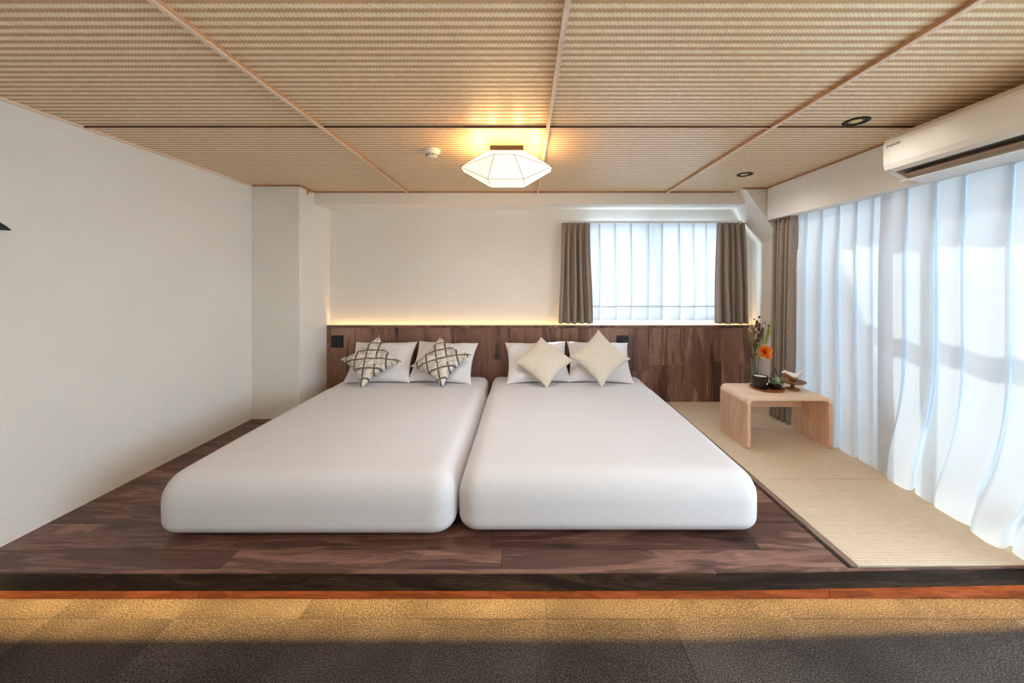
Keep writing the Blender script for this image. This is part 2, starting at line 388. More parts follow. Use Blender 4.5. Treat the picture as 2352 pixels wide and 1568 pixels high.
MB().box((XR-0.012, YBACK, CEIL-0.012), (XR, 3.475, CEIL)).build('edge_trim', M['edge'], ce)
MB().box((2.03, 3.463, CEIL-0.012), (XR, 3.475, CEIL)).build('edge_trim', M['edge'], ce)

# ------------------------------------------------------------------ platform
def front(X): return 1.597 if X < 0.82 else 1.597+(X-0.82)/1.6*0.036
pl = struct(MB().box((XL, 1.672, 0), (XW, YB, P-0.020)).build('raised_platform', M['plinth']), 'raised sleeping platform of dark wood planks and tatami', 'platform')
# plinth boards (orange lit) under the overhang
for a, b in zip([XL, -1.45, -0.148, 1.36], [-1.45, -0.148, 1.36, XW]):
    MB().box((a+0.001, 1.668, 0), (b-0.001, 1.680, 0.118)).build('plinth_board', M['plinth'], pl, origin=((a+b)/2, 1.67, 0.06))
# overhang fascia + nosing
for a, b in ((XL, 0.82), (0.82, XW)):
    MB().prism([(a, front(a)+0.003), (b, front(b)+0.003), (b, 1.630+0.012*(b > 1)), (a, 1.630)], 0.074, 'z', P-0.078).build('fascia_board', M['fascia'], pl, origin=((a+b)/2, 1.6, 0.13))
    MB().prism([(a, front(a)), (b, front(b)), (b, 1.640), (a, 1.618)] if a > 0 else [(a, front(a)), (b, front(b)), (b, 1.618), (a, 1.618)], 0.006, 'z', P-0.004).build('nosing_board', M['floorp'], pl, origin=((a+b)/2, 1.6, P), bevel=0.001)
MB().box((XL, 1.626, 0.120), (XW, 1.70, P-0.012)).build('overhang_board', M['fascia'], pl)
# planks
XT = 1.41
rows = [(1.619, 1.737)]; y = 1.737
while y < HB: rows.append((y, min(y+0.186, HB))); y += 0.186
cuts = {0: [-1.32, -0.10], 1: [-0.15, 1.10]}
for r, (y0, y1) in enumerate(rows):
    if r in cuts: cs = cuts[r]
    else:
        o0 = random.uniform(-2.3, -1.2); cs = [o0+1.22*q for q in range(4) if o0+1.22*q < XT-0.1]
    b = [XL]+cs+[XT]
    for i in range(len(b)-1):
        g = 0.0006
        MB().box((b[i]+g, y0+g, P-0.02), (b[i+1]-g, y1-g, P)).build('floor_plank', M['floorp'], pl, origin=((b[i]+b[i+1])/2, (y0+y1)/2, P), bevel=0.0012)
# wooden border between planks and tatami
MB().box((XT, 1.628, P-0.02), (XT+0.014, HB, P+0.003)).build('border_strip', M['fascia'], pl)
MB().box((XT+0.015, 1.636, P-0.02), (XT+0.048, HB, P+0.006)).build('border_strip', M['border'], pl, origin=(XT+0.03, 2.7, P), bevel=0.0015)
ty = [1.640, 2.352, 3.08, HB]
for j in range(3):
    MB().box((XT+0.049, ty[j]+0.0015, P-0.02), (2.45, ty[j+1]-0.0015, P+0.004+0.0015*(j == 1))).build('tatami_mat', M['tatami'], pl, origin=(1.95, (ty[j]+ty[j+1])/2, P), bevel=0.003)
MB().box((2.452, 1.636, P-0.02), (XW, HB, P+0.008)).build('window_side_board', M['border'], pl, origin=(2.5, 2.6, P), bevel=0.001)

# ------------------------------------------------------------------ headboard
hb = thing('headboard_panel', (0.2, HB, P), 'low dark brown plank headboard panel along the rear wall', 'headboard')
HX0, HX1 = -2.027, 2.38
HT = CH-0.460
x = HX0; i = 0
HBP = 0.184
while x < HX1-0.01:
    x1 = min(x+HBP, HX1)
    if i % 4 == 1: zs = [P, P+random.uniform(0.2, 0.55), HT-0.030]
    elif i % 4 == 3 and i > 10: zs = [P, 0.55, HT-0.030]
    else: zs = [P, HT-0.030]
    if abs(x-1.25) < 0.10: zs = [P, 0.55, HT-0.030]
    for q in range(len(zs)-1):
        dy = random.uniform(0, 0.0007)
        MB().box((x+0.0004, HB+dy, zs[q]+0.0004), (x1-0.0004, HB+0.016, zs[q+1]-0.0004)).build('plank', M['head'], hb, origin=((x+x1)/2, HB, (zs[q]+zs[q+1])/2), bevel=0.0006)
    x = x1; i += 1
MB().box((HX0, HB+0.004, HT-0.028), (HX1, HB+0.016, HT-0.004)).build('top_rail', M['head'], hb, origin=(0.2, HB, HT-0.02))
MB().box((HX0, HB-0.002, HT-0.004), (HX1, HB+0.022, HT)).build('top_edge_strip', M['batten'], hb)
MB().box((HX0, HB+0.017, P), (HX1, HB+0.022, HT-0.004)).build('backing', M['fascia'], hb)
MB().box((HX0, HB+0.022, HT-0.085), (HX1, YB, HT-0.075)).build('light_channel', M['white_plastic'], hb)
MB().box((HX0, HB+0.030, HT-0.074), (HX1, HB+0.042, HT-0.068)).build('light_strip', M['white_plastic'], hb)

# ------------------------------------------------------------------ windows
def win_back():
    r = struct(thing('window_1', (1.35, YB, WZ0), None, None), 'white framed rear window behind short sheer curtains', 'window')
    f = MB(); t_ = 0.045
    f.box((WB0, YB+0.03, WZ0), (WB1, YB+0.09, WZ0+t_)); f.box((WB0, YB+0.03, WZ1-t_), (WB1, YB+0.09, WZ1))
    f.box((WB0, YB+0.03, WZ0+t_), (WB0+t_, YB+0.09, WZ1-t_)); f.box((WB1-t_, YB+0.03, WZ0+t_), (WB1, YB+0.09, WZ1-t_))
    f.build('window_frame', M['frame'], r)
    MB().box((1.30, YB+0.03, WZ0+t_), (1.365, YB+0.08, WZ1-t_)).build('mullion', M['frame'], r)
    for a, b in ((WB0+t_, 1.30), (1.365, WB1-t_)):
        MB().box((a, YB+0.055, WZ0+t_), (b, YB+0.059, WZ1-t_)).build('pane', M['glass'], r)
    MB().box((WB0-0.02, YB-0.015, WZ0-0.022), (WB1+0.02, YB+0.03, WZ0)).build('window_sill', M['frame'], r, bevel=0.002)
win_back()
def win_side(name, y0, y1, z0, z1, label, nd, mid=None):
    r = struct(thing(name, (XW, (y0+y1)/2, z0), None, None), label, 'window')
    n = nd; wd = (y1-y0)/n; t_ = 0.05; X0, X1 = XW+0.02, XW+0.07
    f = MB(); f.box((X0, y0, z0), (X1, y1, z0+t_)); f.box((X0, y0, z1-t_), (X1, y1, z1)); f.build('window_frame', M['alu'], r)
    for i in range(n+1):
        yy = y0+wd*i; MB().box((X0, max(y0, yy-0.03), z0+t_), (X1, min(y1, yy+0.03), z1-t_)).build('stile', M['alu'], r)
    if mid:
        MB().box((X0-0.01, y0, mid-0.03), (X1, y1, mid+0.03)).build('mid_rail', M['alu'], r)
    for i in range(n):
        MB().box((X0+0.02, y0+wd*i+0.03, z0+t_), (X0+0.024, y0+wd*(i+1)-0.03, z1-t_)).build('pane', M['glass'], r)
win_side('window_2', RW0, RW1, P+0.02, HO, 'tall sliding window with a mid rail behind the long sheer curtains', 3, 1.37)
win_side('window_fill', -0.9, 0.02, 0.06, HO, 'added tall bare sliding window behind the viewer for fill light', 2)  # unseen window, put in to admit fill daylight
# unseen balcony outside, added to bounce skylight and block sun
bl = struct(MB().box((XW+0.12, YBACK-0.5, -0.14), (4.6, 3.45, -0.02)).build('balcony', M['outside']), 'unseen concrete balcony added outside the tall window to shape daylight', 'balcony')
MB().box((XW+0.14, 3.30, -0.02), (4.6, 3.42, 2.95)).build('sun_block_wall', M['outside'], bl)  # added so its top edge throws a diagonal shadow onto the sheers
MB().box((4.4, YBACK-0.5, -0.02), (4.5, 3.42, 0.85)).build('sun_block_parapet', M['outside'], bl)  # added to keep sun off the low part of the sheers

# ------------------------------------------------------------------ curtains
def ss(a, b, x):
    t = max(0, min(1, (x-a)/(b-a))); return t*t*(3-2*t)
ZD = [(0, 0), (0.10, 0.02), (0.15, 0.22), (0.11, 0.5), (0.13, 0.8), (0.22, 0.96), (0.34, 1.0), (0.46, 0.95), (0.54, 0.78), (0.55, 0.5), (0.50, 0.22), (0.56, 0.05), (0.78, -0.03), (1, 0)]
ZF = [(0, 0.0), (0.03, 0.35), (0.10, 0.62), (0.22, 0.78), (0.38, 0.86), (0.54, 0.92), (0.70, 0.98), (0.84, 1.0), (0.95, 0.97), (1.03, 0.82), (1.04, 0.55), (0.97, 0.30), (0.90, 0.12), (0.90, -0.02), (1.0, 0.0)]
def drape(name, label, cat, p0, p1, ztop, zbot, nf, amp, seed, out, flare=0.0, group=None, header=0.075, mat=None, solid=0.003, hem=False, mode='fold', nz=40, drift=0.0, puddle=0.0, bot_out=0.0):
    """p0->p1: horizontal line of the top; out: unit vector of the room side"""
    rr = random.Random(seed); p0 = Vector(p0); p1 = Vector(p1); L = (p1-p0).length; dr = (p1-p0)/L; out = Vector(out)
    nu = nf*14; vs = []; fs = []
    ws = [rr.uniform(0.75, 1.3) for _ in range(nf)]; S = sum(ws); cum = [0]
    for a in ws: cum.append(cum[-1]+a/S)
    amps = [rr.uniform(0.7, 1.15) for _ in range(nf)]; ph = [rr.uniform(0, 6.28) for _ in range(nf+1)]
    for j in range(nz+1):
        t = j/nz; z = ztop+(zbot-ztop)*t
        dz = (ztop-z)
        for i in range(nu+1):
            u = i/nu; k = min(nf-1, max(0, next(q for q in range(nf) if cum[q+1] >= u-1e-9)))
            fr = (u-cum[k])/(cum[k+1]-cum[k])
            if mode == 'fold':
                q_ = fr*(len(ZD)-1); k0 = min(len(ZD)-2, int(q_)); f_ = q_-k0
                w_ = ZD[k0][1]*(1-f_)+ZD[k0+1][1]*f_; sf = ZD[k0][0]*(1-f_)+ZD[k0+1][0]*f_
                pin = ss(0, header*1.6, dz)              # pinched heading
                small = 0.5-0.5*math.cos(6*PI*fr)
                a = amp*amps[k]*(pin*w_*(0.65+0.5*t)+(1-pin)*(0.30*w_+0.28*small))
                side = (sf-fr)*(cum[k+1]-cum[k])*L*(0.25+0.75*pin)
            else:                                        # broad fields, cloth doubled back at each crease
                pp = ZF; q_ = fr*(len(pp)-1); k0 = min(len(pp)-2, int(q_)); f_ = q_-k0
                sf = pp[k0][0]*(1-f_)+pp[k0+1][0]*f_; of_ = pp[k0][1]*(1-f_)+pp[k0+1][1]*f_
                a = amp*amps[k]*of_*(0.45+0.55*ss(0, 0.5, dz)); side = (sf-fr)*(cum[k+1]-cum[k])*L
            s_ = (u-0.5)*L*(1+flare*t)+0.5*L+side+0.006*math.sin(5*t+ph[k])*t+drift*(ss(0.45, 1, t)**2)*(ss(0.0, 0.14, u) if mode == 'flat' else 1)
            o_ = a+0.010*math.sin(3.1*t+ph[k]+fr)*t + bot_out*ss(0.7, 1, t)
            zz = z
            if puddle:
                q = ss(0.80, 1.0, t)*puddle
                nv = noise.noise(Vector((u*nf*1.3+seed, t*9, 0.3)))
                o_ += q*(0.035+0.06*nv)*ss(0.25, 0.8, u); zz += q*0.025*noise.noise(Vector((u*nf*2.1, t*3, seed)))*(1-ss(0.9, 1, t))
            if mode == 'flat' and nz == 60 and not hem: zz = max(zz, zbot) if j < nz else zbot
            p = p0+dr*s_+out*o_; vs.append((p.x, p.y, zz))
    for j in range(nz):
        for i in range(nu):
            a = j*(nu+1)+i; fs.append((a, a+1, a+nu+2, a+nu+1))
    m = MB().add(vs, fs)
    root = thing(name, ((p0.x+p1.x)/2, (p0.y+p1.y)/2, zbot), label, cat, group)
    o = m.build('curtain_cloth', mat or M['drape'], root, smooth=True, solid=solid)
    if hem:                                              # folded hem: a doubled band of cloth just behind
        h = MB(); r0 = int(nz*(1-hem)); vv = vs[r0*(nu+1):(r0+2)*(nu+1)]
        vv = [(x-out.x*0.004, y_-out.y*0.004, z_) for x, y_, z_ in vv]
        rows_ = len(vv)//(nu+1)
        h.add(vv, [(j*(nu+1)+i, j*(nu+1)+i+1, (j+1)*(nu+1)+i+1, (j+1)*(nu+1)+i) for j in range(rows_-1) for i in range(nu)])
        h.build('hem', mat, root, smooth=True)
    if False:
        hk = MB()
        for q in range(nf+1):
            p = p0+dr*(cum[q]*L); hk.tube([(p.x, p.y, ztop+0.004), (p.x, p.y, ztop+0.016)], 0.0025, 6)
        hk.build('hook', M['grey_plastic'], root)
    return root
OUTB = (0, -1, 0); OUTR = (-1, 0, 0)
yb = YB-0.075
ztb = CH+(VY-514)*yb/F
tag(MB().box((0.34, yb-0.006, ztb+0.010), (2.34, yb+0.006, ztb+0.030)).build('curtain_rail', M['frame']), 'slim white curtain rail above the small rear window', 'curtain rail')
bx = lambda px, d=yb: (px-VX)*d/F
drape('drape_curtain', 'short taupe drape at the left side of the rear window', 'curtain', (bx(1290), yb-0.02, 0), (bx(1354), yb-0.02, 0), ztb+0.005, CH-(741-VY)*yb/F, 5, 0.085, 3, OUTB, flare=0.20, group=None)
drape('drape_curtain', 'short taupe drape at the right side of the rear window', 'curtain', (bx(1644), yb-0.02, 0), (bx(1708), yb-0.02, 0), ztb+0.005, CH-(741-VY)*yb/F, 5, 0.085, 8, OUTB, flare=0.18)
ys_ = YB-0.035
drape('sheer_curtain', 'left half of the short white sheer over the rear window', 'curtain', (bx(1345), ys_, 0), (bx(1492), ys_, 0), CH+(VY-510)*ys_/F, CH-(735-VY)*ys_/F, 4, 0.030, 5, OUTB, flare=0.0, mat=M['sheer_b'], solid=0, hem=0.14, header=0, mode='flat', nz=60)
drape('sheer_curtain', 'right half of the short white sheer over the rear window', 'curtain', (bx(1486), ys_+0.012, 0), (bx(1652), ys_+0.012, 0), CH+(VY-510)*ys_/F, CH-(735-VY)*ys_/F, 5, 0.030, 6, OUTB, flare=0.0, mat=M['sheer_b'], solid=0, hem=0.14, header=0, mode='flat', nz=60)
# tall curtains on the right
ZT = CH+0.585
tag(MB().box((2.30, 0.1, ZT+0.006), (2.45, 3.45, ZT+0.024)).build('curtain_rail', M['frame']), 'long white double curtain rail under the window beam', 'curtain rail')
drape('drape_curtain', 'tall taupe drape hanging beside the long sheer curtains', 'curtain', (2.335, 3.46, 0), (2.335, 3.19, 0), ZT, P+0.014, 5, 0.085, 12, OUTR, flare=-0.05, header=0.08, nz=50)
drape('sheer_curtain', 'long white sheer curtain next to the tall taupe drape', 'curtain', (2.375, 3.25, 0), (2.375, 2.36, 0), ZT, P+0.0045, 6, 0.055, 21, OUTR, mat=M['sheer'], solid=0, mode='flat', nz=60, drift=0.03, header=0, bot_out=0.03)
drape('sheer_curtain', 'long white sheer curtain at the right edge with a crumpled hem', 'curtain', (2.345, 2.46, 0), (2.345, 1.30, 0), ZT, P+0.0045, 7, 0.060, 30, OUTR, mat=M['sheer'], solid=0, mode='flat', nz=60, drift=-0.11, header=0, puddle=1.6, bot_out=0.0)

# ------------------------------------------------------------------ beds
def rbox(x0, x1, y0, y1, z0, z1, r, rb=None, n=28, bulge=0.0, seed=0, wr=0.004, bottom_r=None):
    """rounded soft box"""
    bm = bmesh.new(); bmesh.ops.create_cube(bm, size=2.0)
    bmesh.ops.subdivide_edges(bm, edges=bm.edges[:], cuts=n, use_grid_fill=True)
    hx, hy, hz = (x1-x0)/2, (y1-y0)/2, (z1-z0)/2; c = Vector(((x0+x1)/2, (y0+y1)/2, (z0+z1)/2))
    def dense(t):      # more vertices near edges
        return math.copysign(1-(1-abs(t))**1.6, t)
    for v in bm.verts:
        q = Vector((dense(v.co.x)*hx, dense(v.co.y)*hy, dense(v.co.z)*hz))
        rz = r if q.z > 0 else (bottom_r or r)
        rr_ = Vector((rb or r, rb or r, rz))
        inner = Vector([max(-h+a, min(h-a, x_)) for x_, h, a in zip(q, (hx, hy, hz), rr_)])
        d = q-inner
        if d.length > 1e-6:
            dn = Vector((d.x/rr_.x, d.y/rr_.y, d.z/rr_.z)); L = dn.length
            m_ = max(abs(dn.x), abs(dn.y), abs(dn.z))
            dn = dn/L*m_
            d = Vector((dn.x*rr_.x, dn.y*rr_.y, dn.z*rr_.z))
        q = inner+d
        if bulge:
            fz = max(0, 1-(q.z/hz)**2); q.y += math.copysign(bulge*fz, q.y)*(abs(q.y)/hy)**6; q.x += math.copysign(bulge*fz, q.x)*(abs(q.x)/hx)**6
            q.z += 0.012*max(0, 1-(q.x/hx)**2)*max(0, 1-(q.y/hy)**2)*(1 if q.z > 0 else 0)
        p = q+c
        nv = noise.noise(Vector((p.x*2.2+seed, p.y*1.6, p.z*3)))+0.35*noise.noise(Vector((p.x*7+seed, p.y*5, p.z*6)))
        p += Vector((0, 0, 1))*wr*nv if q.z > 0 else Vector((0, 0, 0))
        v.co = p
    m = MB(); m.add([tuple(v.co) for v in bm.verts], [tuple(v.index for v in f.verts) for f in bm.faces]); bm.free()
    return m
ZM = P+0.300
def bed(name, label, x0, x1, y0, seed):
    r = thing(name, ((x0+x1)/2, 2.8, P), label, 'bed')
    rbox(x0+0.012, x1-0.012, y0+0.10, 3.785, P+0.001, ZM-0.012, 0.075, 0.07, 22, 0, seed, 0.004, 0.06).build('mattress', M['sheet'], r, smooth=True)
    d = rbox(x0, x1, y0, 3.46, P+0.002, ZM+0.004, 0.135, 0.10, 34, 0.005, seed+5, 0.005, 0.075)
    # the duvet thins out towards the pillows
    vv = []
    for v in d.v:
        x, y, z = v; k_ = ss(3.25, 3.46, y)
        z2 = z
        if z > P+0.2: z2 = z-0.018*k_+0.003*math.sin(y*60+x*3)*ss(3.32, 3.42, y)
        vv.append((x, y, z2))
    d.v = vv; d.build('duvet', M['sheet'], r, smooth=True)
    return r
bed('left_bed', 'white double bed on the left under the two patterned cushions', -1.787, -0.342, 1.790, 1)['category'] = 'bed'
bed('right_bed', 'white double bed on the right under the two cream cushions', -0.326, 1.165, 1.812, 3)
for o in list(C.objects):
    if o.name.endswith('_bed'): o.name = 'double_bed'

def pillow_mb(wd, ht, th, seed, n=34, pinch=0.10, wr=0.010, point=0.0, flange=0.0):
    m = MB(); vs = []; fs = []; N = n+1
    for s in (1, -1):
        for j in range(N):
            for i in range(N):
                u = -1+2*i/n; v = -1+2*j/n
                u_ = math.sin(u*PI/2); v_ = math.sin(v*PI/2)
                x = u_*wd/2*(1-pinch*(1-v_*v_)**1.0*abs(u_)**2); y = v_*ht/2*(1-pinch*(1-u_*u_)**1.0*abs(v_)**2)
                a = max(0, 1-abs(u_)**2.3)*max(0, 1-abs(v_)**2.3)
                z = s*th/2*a**0.46
                e = min(1, a*6)
                nv = noise.noise(Vector((x*9+seed, y*9, s*1.0)))*wr+noise.noise(Vector((x*24+seed, y*20, s*3.0)))*wr*0.35
                # creases running into the corners
                cr = math.sin(math.atan2(abs(y)+.001, abs(x)+.001)*16)*0.0025*(abs(u_*v_))
                z += s*(nv+cr)*e
                vs.append((x, y, z))
    for s in (0, 1):
        o_ = s*N*N
        for j in range(n):
            for i in range(n):
                a = o_+j*N+i; f = (a, a+1, a+N+1, a+N); fs.append(f if s == 0 else f[::-1])
    m.add(vs, fs); return m
def put_pillow(name, label, group, mb, mat, loc, lean, roll=0.0, yaw=0.0, sub=None):
    me_ = mb
    R = Matrix.Rotation(yaw, 4, 'Z') @ Matrix.Rotation(PI/2-lean, 4, 'X') @ Matrix.Rotation(roll, 4, 'Z')
    o = me_.build(name, mat, smooth=True)
    bm = bmesh.new(); bm.from_mesh(o.data); bmesh.ops.remove_doubles(bm, verts=bm.verts, dist=0.0004); bmesh.ops.recalc_face_normals(bm, faces=bm.faces); bm.to_mesh(o.data); bm.free()
    o.matrix_world = Matrix.Translation(loc) @ R
    return tag(o, label, 'pillow' if 'pillow' in name else 'cushion', group)
def seamed(o, wd, ht, pinch, mat):
    pts = []
    q = 26
    for k_ in range(4*q):
        sde, t = divmod(k_, q); t = -1+2*t/q; t = math.sin(t*PI/2)
        u_, v_ = [(t, -1), (1, t), (-t, 1), (-1, -t)][sde]
        x = u_*wd/2*(1-pinch*(1-v_*v_)*abs(u_)**2); y = v_*ht/2*(1-pinch*(1-u_*u_)*abs(v_)**2); pts.append((x, y, 0))
    pts.append(pts[0]); s = MB().tube(pts, 0.0028, 6).build('piping', mat); s.parent = o
    return o
LZ = ZM+0.005
pl_spec = [(876, 'white pillow behind the leftmost patterned cushion', 11, 0.04, 0.0), (1019, 'white pillow behind the second patterned cushion', 12, -0.06, -0.03),
           (1234, 'white pillow behind the left cream cushion', 13, 0.06, 0.02), (1376, 'white pillow behind the right cream cushion', 14, -0.05, -0.02)]
for px, lab, sd, yaw, rl in pl_spec:
    X = (px-VX)*3.62/F
    o = put_pillow('bed_pillow', lab, 'white pillows against the headboard', pillow_mb(0.615, 0.45, 0.15, sd, pinch=0.10, wr=0.022), M['pillow'], (X, 3.630, LZ+0.155), math.radians(42), rl, yaw)

def crosshatch():
    t = NT('crosshatch_print'); tc = t.n('ShaderNodeTexCoord').outputs['Object']
    mp = t.n('ShaderNodeMapping'); t.l(tc, mp.inputs[0]); mp.inputs['Rotation'].default_value = (0, 0, math.radians(40)); mp.inputs['Location'].default_value = (0.03, 0.02, 0)
    s = t.n('ShaderNodeSeparateXYZ'); t.l(mp.outputs[0], s.inputs[0])
    total = None
    for ax in (0, 1):
        a = s.outputs[ax]; b = s.outputs[1-ax]
        co = t.n('ShaderNodeCombineXYZ'); t.l(t.math('MULTIPLY', a, 6.0), co.inputs[0]); t.l(t.math('MULTIPLY', b, 22.0), co.inputs[1]); co.inputs[2].default_value = ax*5.0
        wob = t.noise(co.outputs[0], 1.0, 2)
        aa = t.math('ADD', a, t.math('MULTIPLY', t.math('SUBTRACT', wob, 0.5), 0.009))
        wide = t.math('PINGPONG', t.math('DIVIDE', aa, 0.092), 0.5)
        wide = t.ramp(wide, [(0.075, (1, 1, 1, 1)), (0.095, (0, 0, 0, 1))])
        fine = t.math('PINGPONG', t.math('DIVIDE', aa, 0.0125), 0.5)
        fine = t.ramp(fine, [(0.11, (1, 1, 1, 1)), (0.17, (0, 0, 0, 1))])
        co2 = t.n('ShaderNodeCombineXYZ'); t.l(t.math('MULTIPLY', a, 26.0), co2.inputs[0]); t.l(t.math('MULTIPLY', b, 9.0), co2.inputs[1]); co2.inputs[2].default_value = 3+ax*7.0
        msk = t.ramp(t.noise(co2.outputs[0], 1.0, 2), [(0.50, (0, 0, 0, 1)), (0.54, (1, 1, 1, 1))])
        co3 = t.n('ShaderNodeCombineXYZ'); t.l(t.math('MULTIPLY', a, 6.0), co3.inputs[0]); t.l(t.math('MULTIPLY', b, 7.0), co3.inputs[1]); co3.inputs[2].default_value = 13+ax*7.0
        gap = t.ramp(t.noise(co3.outputs[0], 1.0, 1), [(0.30, (0, 0, 0, 1)), (0.34, (1, 1, 1, 1))])
        one = t.math('MAXIMUM', t.math('MULTIPLY', wide, gap), t.math('MULTIPLY', fine, msk))
        total = one if total is None else t.math('MAXIMUM', total, one)
    dry = t.ramp(t.noise(t.coords(), 220, 2), [(0.34, (0.35, 0.35, 0.35, 1)), (0.5, (1, 1, 1, 1))])
    f = t.math('MULTIPLY', total, dry)
    col = t.mix(f, lin((228, 222, 214)), lin((70, 64, 56)))
    t.bump(t.noise(t.coords(), 700, 2), 0.3, 0.0006); return t.base(col, 0.9, spec=0.1)
def cream_weave():
    t = NT('cream_woven_cloth'); tc = t.n('ShaderNodeTexCoord').outputs['Object']; mp = t.n('ShaderNodeMapping'); t.l(tc, mp.inputs[0]); mp.inputs['Rotation'].default_value = (0, 0, math.radians(45))
    b = t.n('ShaderNodeTexBrick'); t.l(mp.outputs[0], b.inputs['Vector']); b.inputs['Scale'].default_value = 26; b.inputs['Mortar Size'].default_value = 0.06; b.inputs['Bias'].default_value = 0
    b.inputs['Color1'].default_value = lin((240, 234, 224)); b.inputs['Color2'].default_value = lin((218, 208, 192)); b.inputs['Mortar'].default_value = lin((200, 188, 168))
    s = t.n('ShaderNodeSeparateXYZ'); t.l(mp.outputs[0], s.inputs[0])
    r1 = t.math('SINE', t.math('MULTIPLY', s.outputs[0], 900)); r2 = t.math('SINE', t.math('MULTIPLY', s.outputs[1], 900))
    sel = t.ramp(t.noise(mp.outputs[0], 16, 1), [(0.48, (0, 0, 0, 1)), (0.52, (1, 1, 1, 1))])
    rib = t.math('ADD', t.math('MULTIPLY', r1, sel), t.math('MULTIPLY', r2, t.math('SUBTRACT', 1.0, sel)))
    col = t.mix(t.math('MULTIPLY', t.math('ADD', rib, 1.0), 0.5), t.mix(0.5, b.outputs[0], lin((200, 186, 166))), lin((242, 236, 226)))
    t.bump(rib, 0.5, 0.0012); return t.base(col, 0.9, spec=0.1)
M['hatch'] = crosshatch(); M['cream'] = cream_weave()
S = 0.385
cu = [(852, 'hatch', 'black and white cross-hatched cushion on the far left pillow', 0.905, -3, 0.05, 44, 833),
      (1013, 'hatch', 'black and white cross-hatched cushion nearest the gap between beds', 0.905, 14, -0.08, 44, 831),
      (1249, 'cream', 'cream woven cushion leaning left of the other cream cushion', 0.9, 2, 0.03, 46, 836),
      (1378, 'cream', 'cream woven cushion nearest the black wall switch', 0.9, -3, 0.0, 33, 826)]
for px, mt, lab, _, roll, yaw, lean, py in cu:
    dd = 3.47 if lean > 40 else 3.455
    p = at(px, py, dd)
    D = S*1.414/2
    zc = LZ+D*math.cos(math.radians(lean))+0.004
    X = (px-VX)*dd/F
    o = put_pillow('throw_cushion', lab, 'patterned throw cushions' if mt == 'hatch' else 'cream throw cushions', pillow_mb(S*1.04, S*1.04, 0.135, px, pinch=0.20 if mt == 'hatch' else 0.13, wr=0.008), M[mt], (X, dd, zc), math.radians(lean), PI/4+math.radians(roll), yaw)

# ------------------------------------------------------------------ switch plates
def switch(px, kind, label):
    X = (px-VX)*HB/F; z = CH-(784-VY)*HB/F; s = 0.062
    r = thing('switch_plate', (X, HB-0.008, z), label, 'switch')
    MB().box((X-s, HB-0.008, z-s), (X+s, HB, z+s)).build('plate', M['black'], r, bevel=0.003)
    MB().box((X-0.045, HB-0.012, z-0.045), (X-0.004, HB-0.008, z+0.045)).build('rocker', M['black'], r, bevel=0.002)
    if kind:
        MB().box((X+0.012, HB-0.013, z-0.028), (X+0.036, HB-0.008, z+0.030)).build('slider', M['black_metal'], r, bevel=0.002)
        MB().box((X+0.018, HB-0.015, z+0.006), (X+0.030, HB-0.013, z+0.014)).build('indicator', M['steel'], r)
    else:
        MB().box((X-0.036, HB-0.0135, z+0.010), (X-0.018, HB-0.012, z+0.014)).build('indicator', M['steel'], r)
        MB().box((X+0.006, HB-0.011, z-0.040), (X+0.045, HB-0.008, z+0.040)).build('socket', M['black'], r, bevel=0.002)
switch(775, 0, 'black square switch plate at the left end of the headboard')
switch(1430, 1, 'black square switch plate above the right cream cushion')

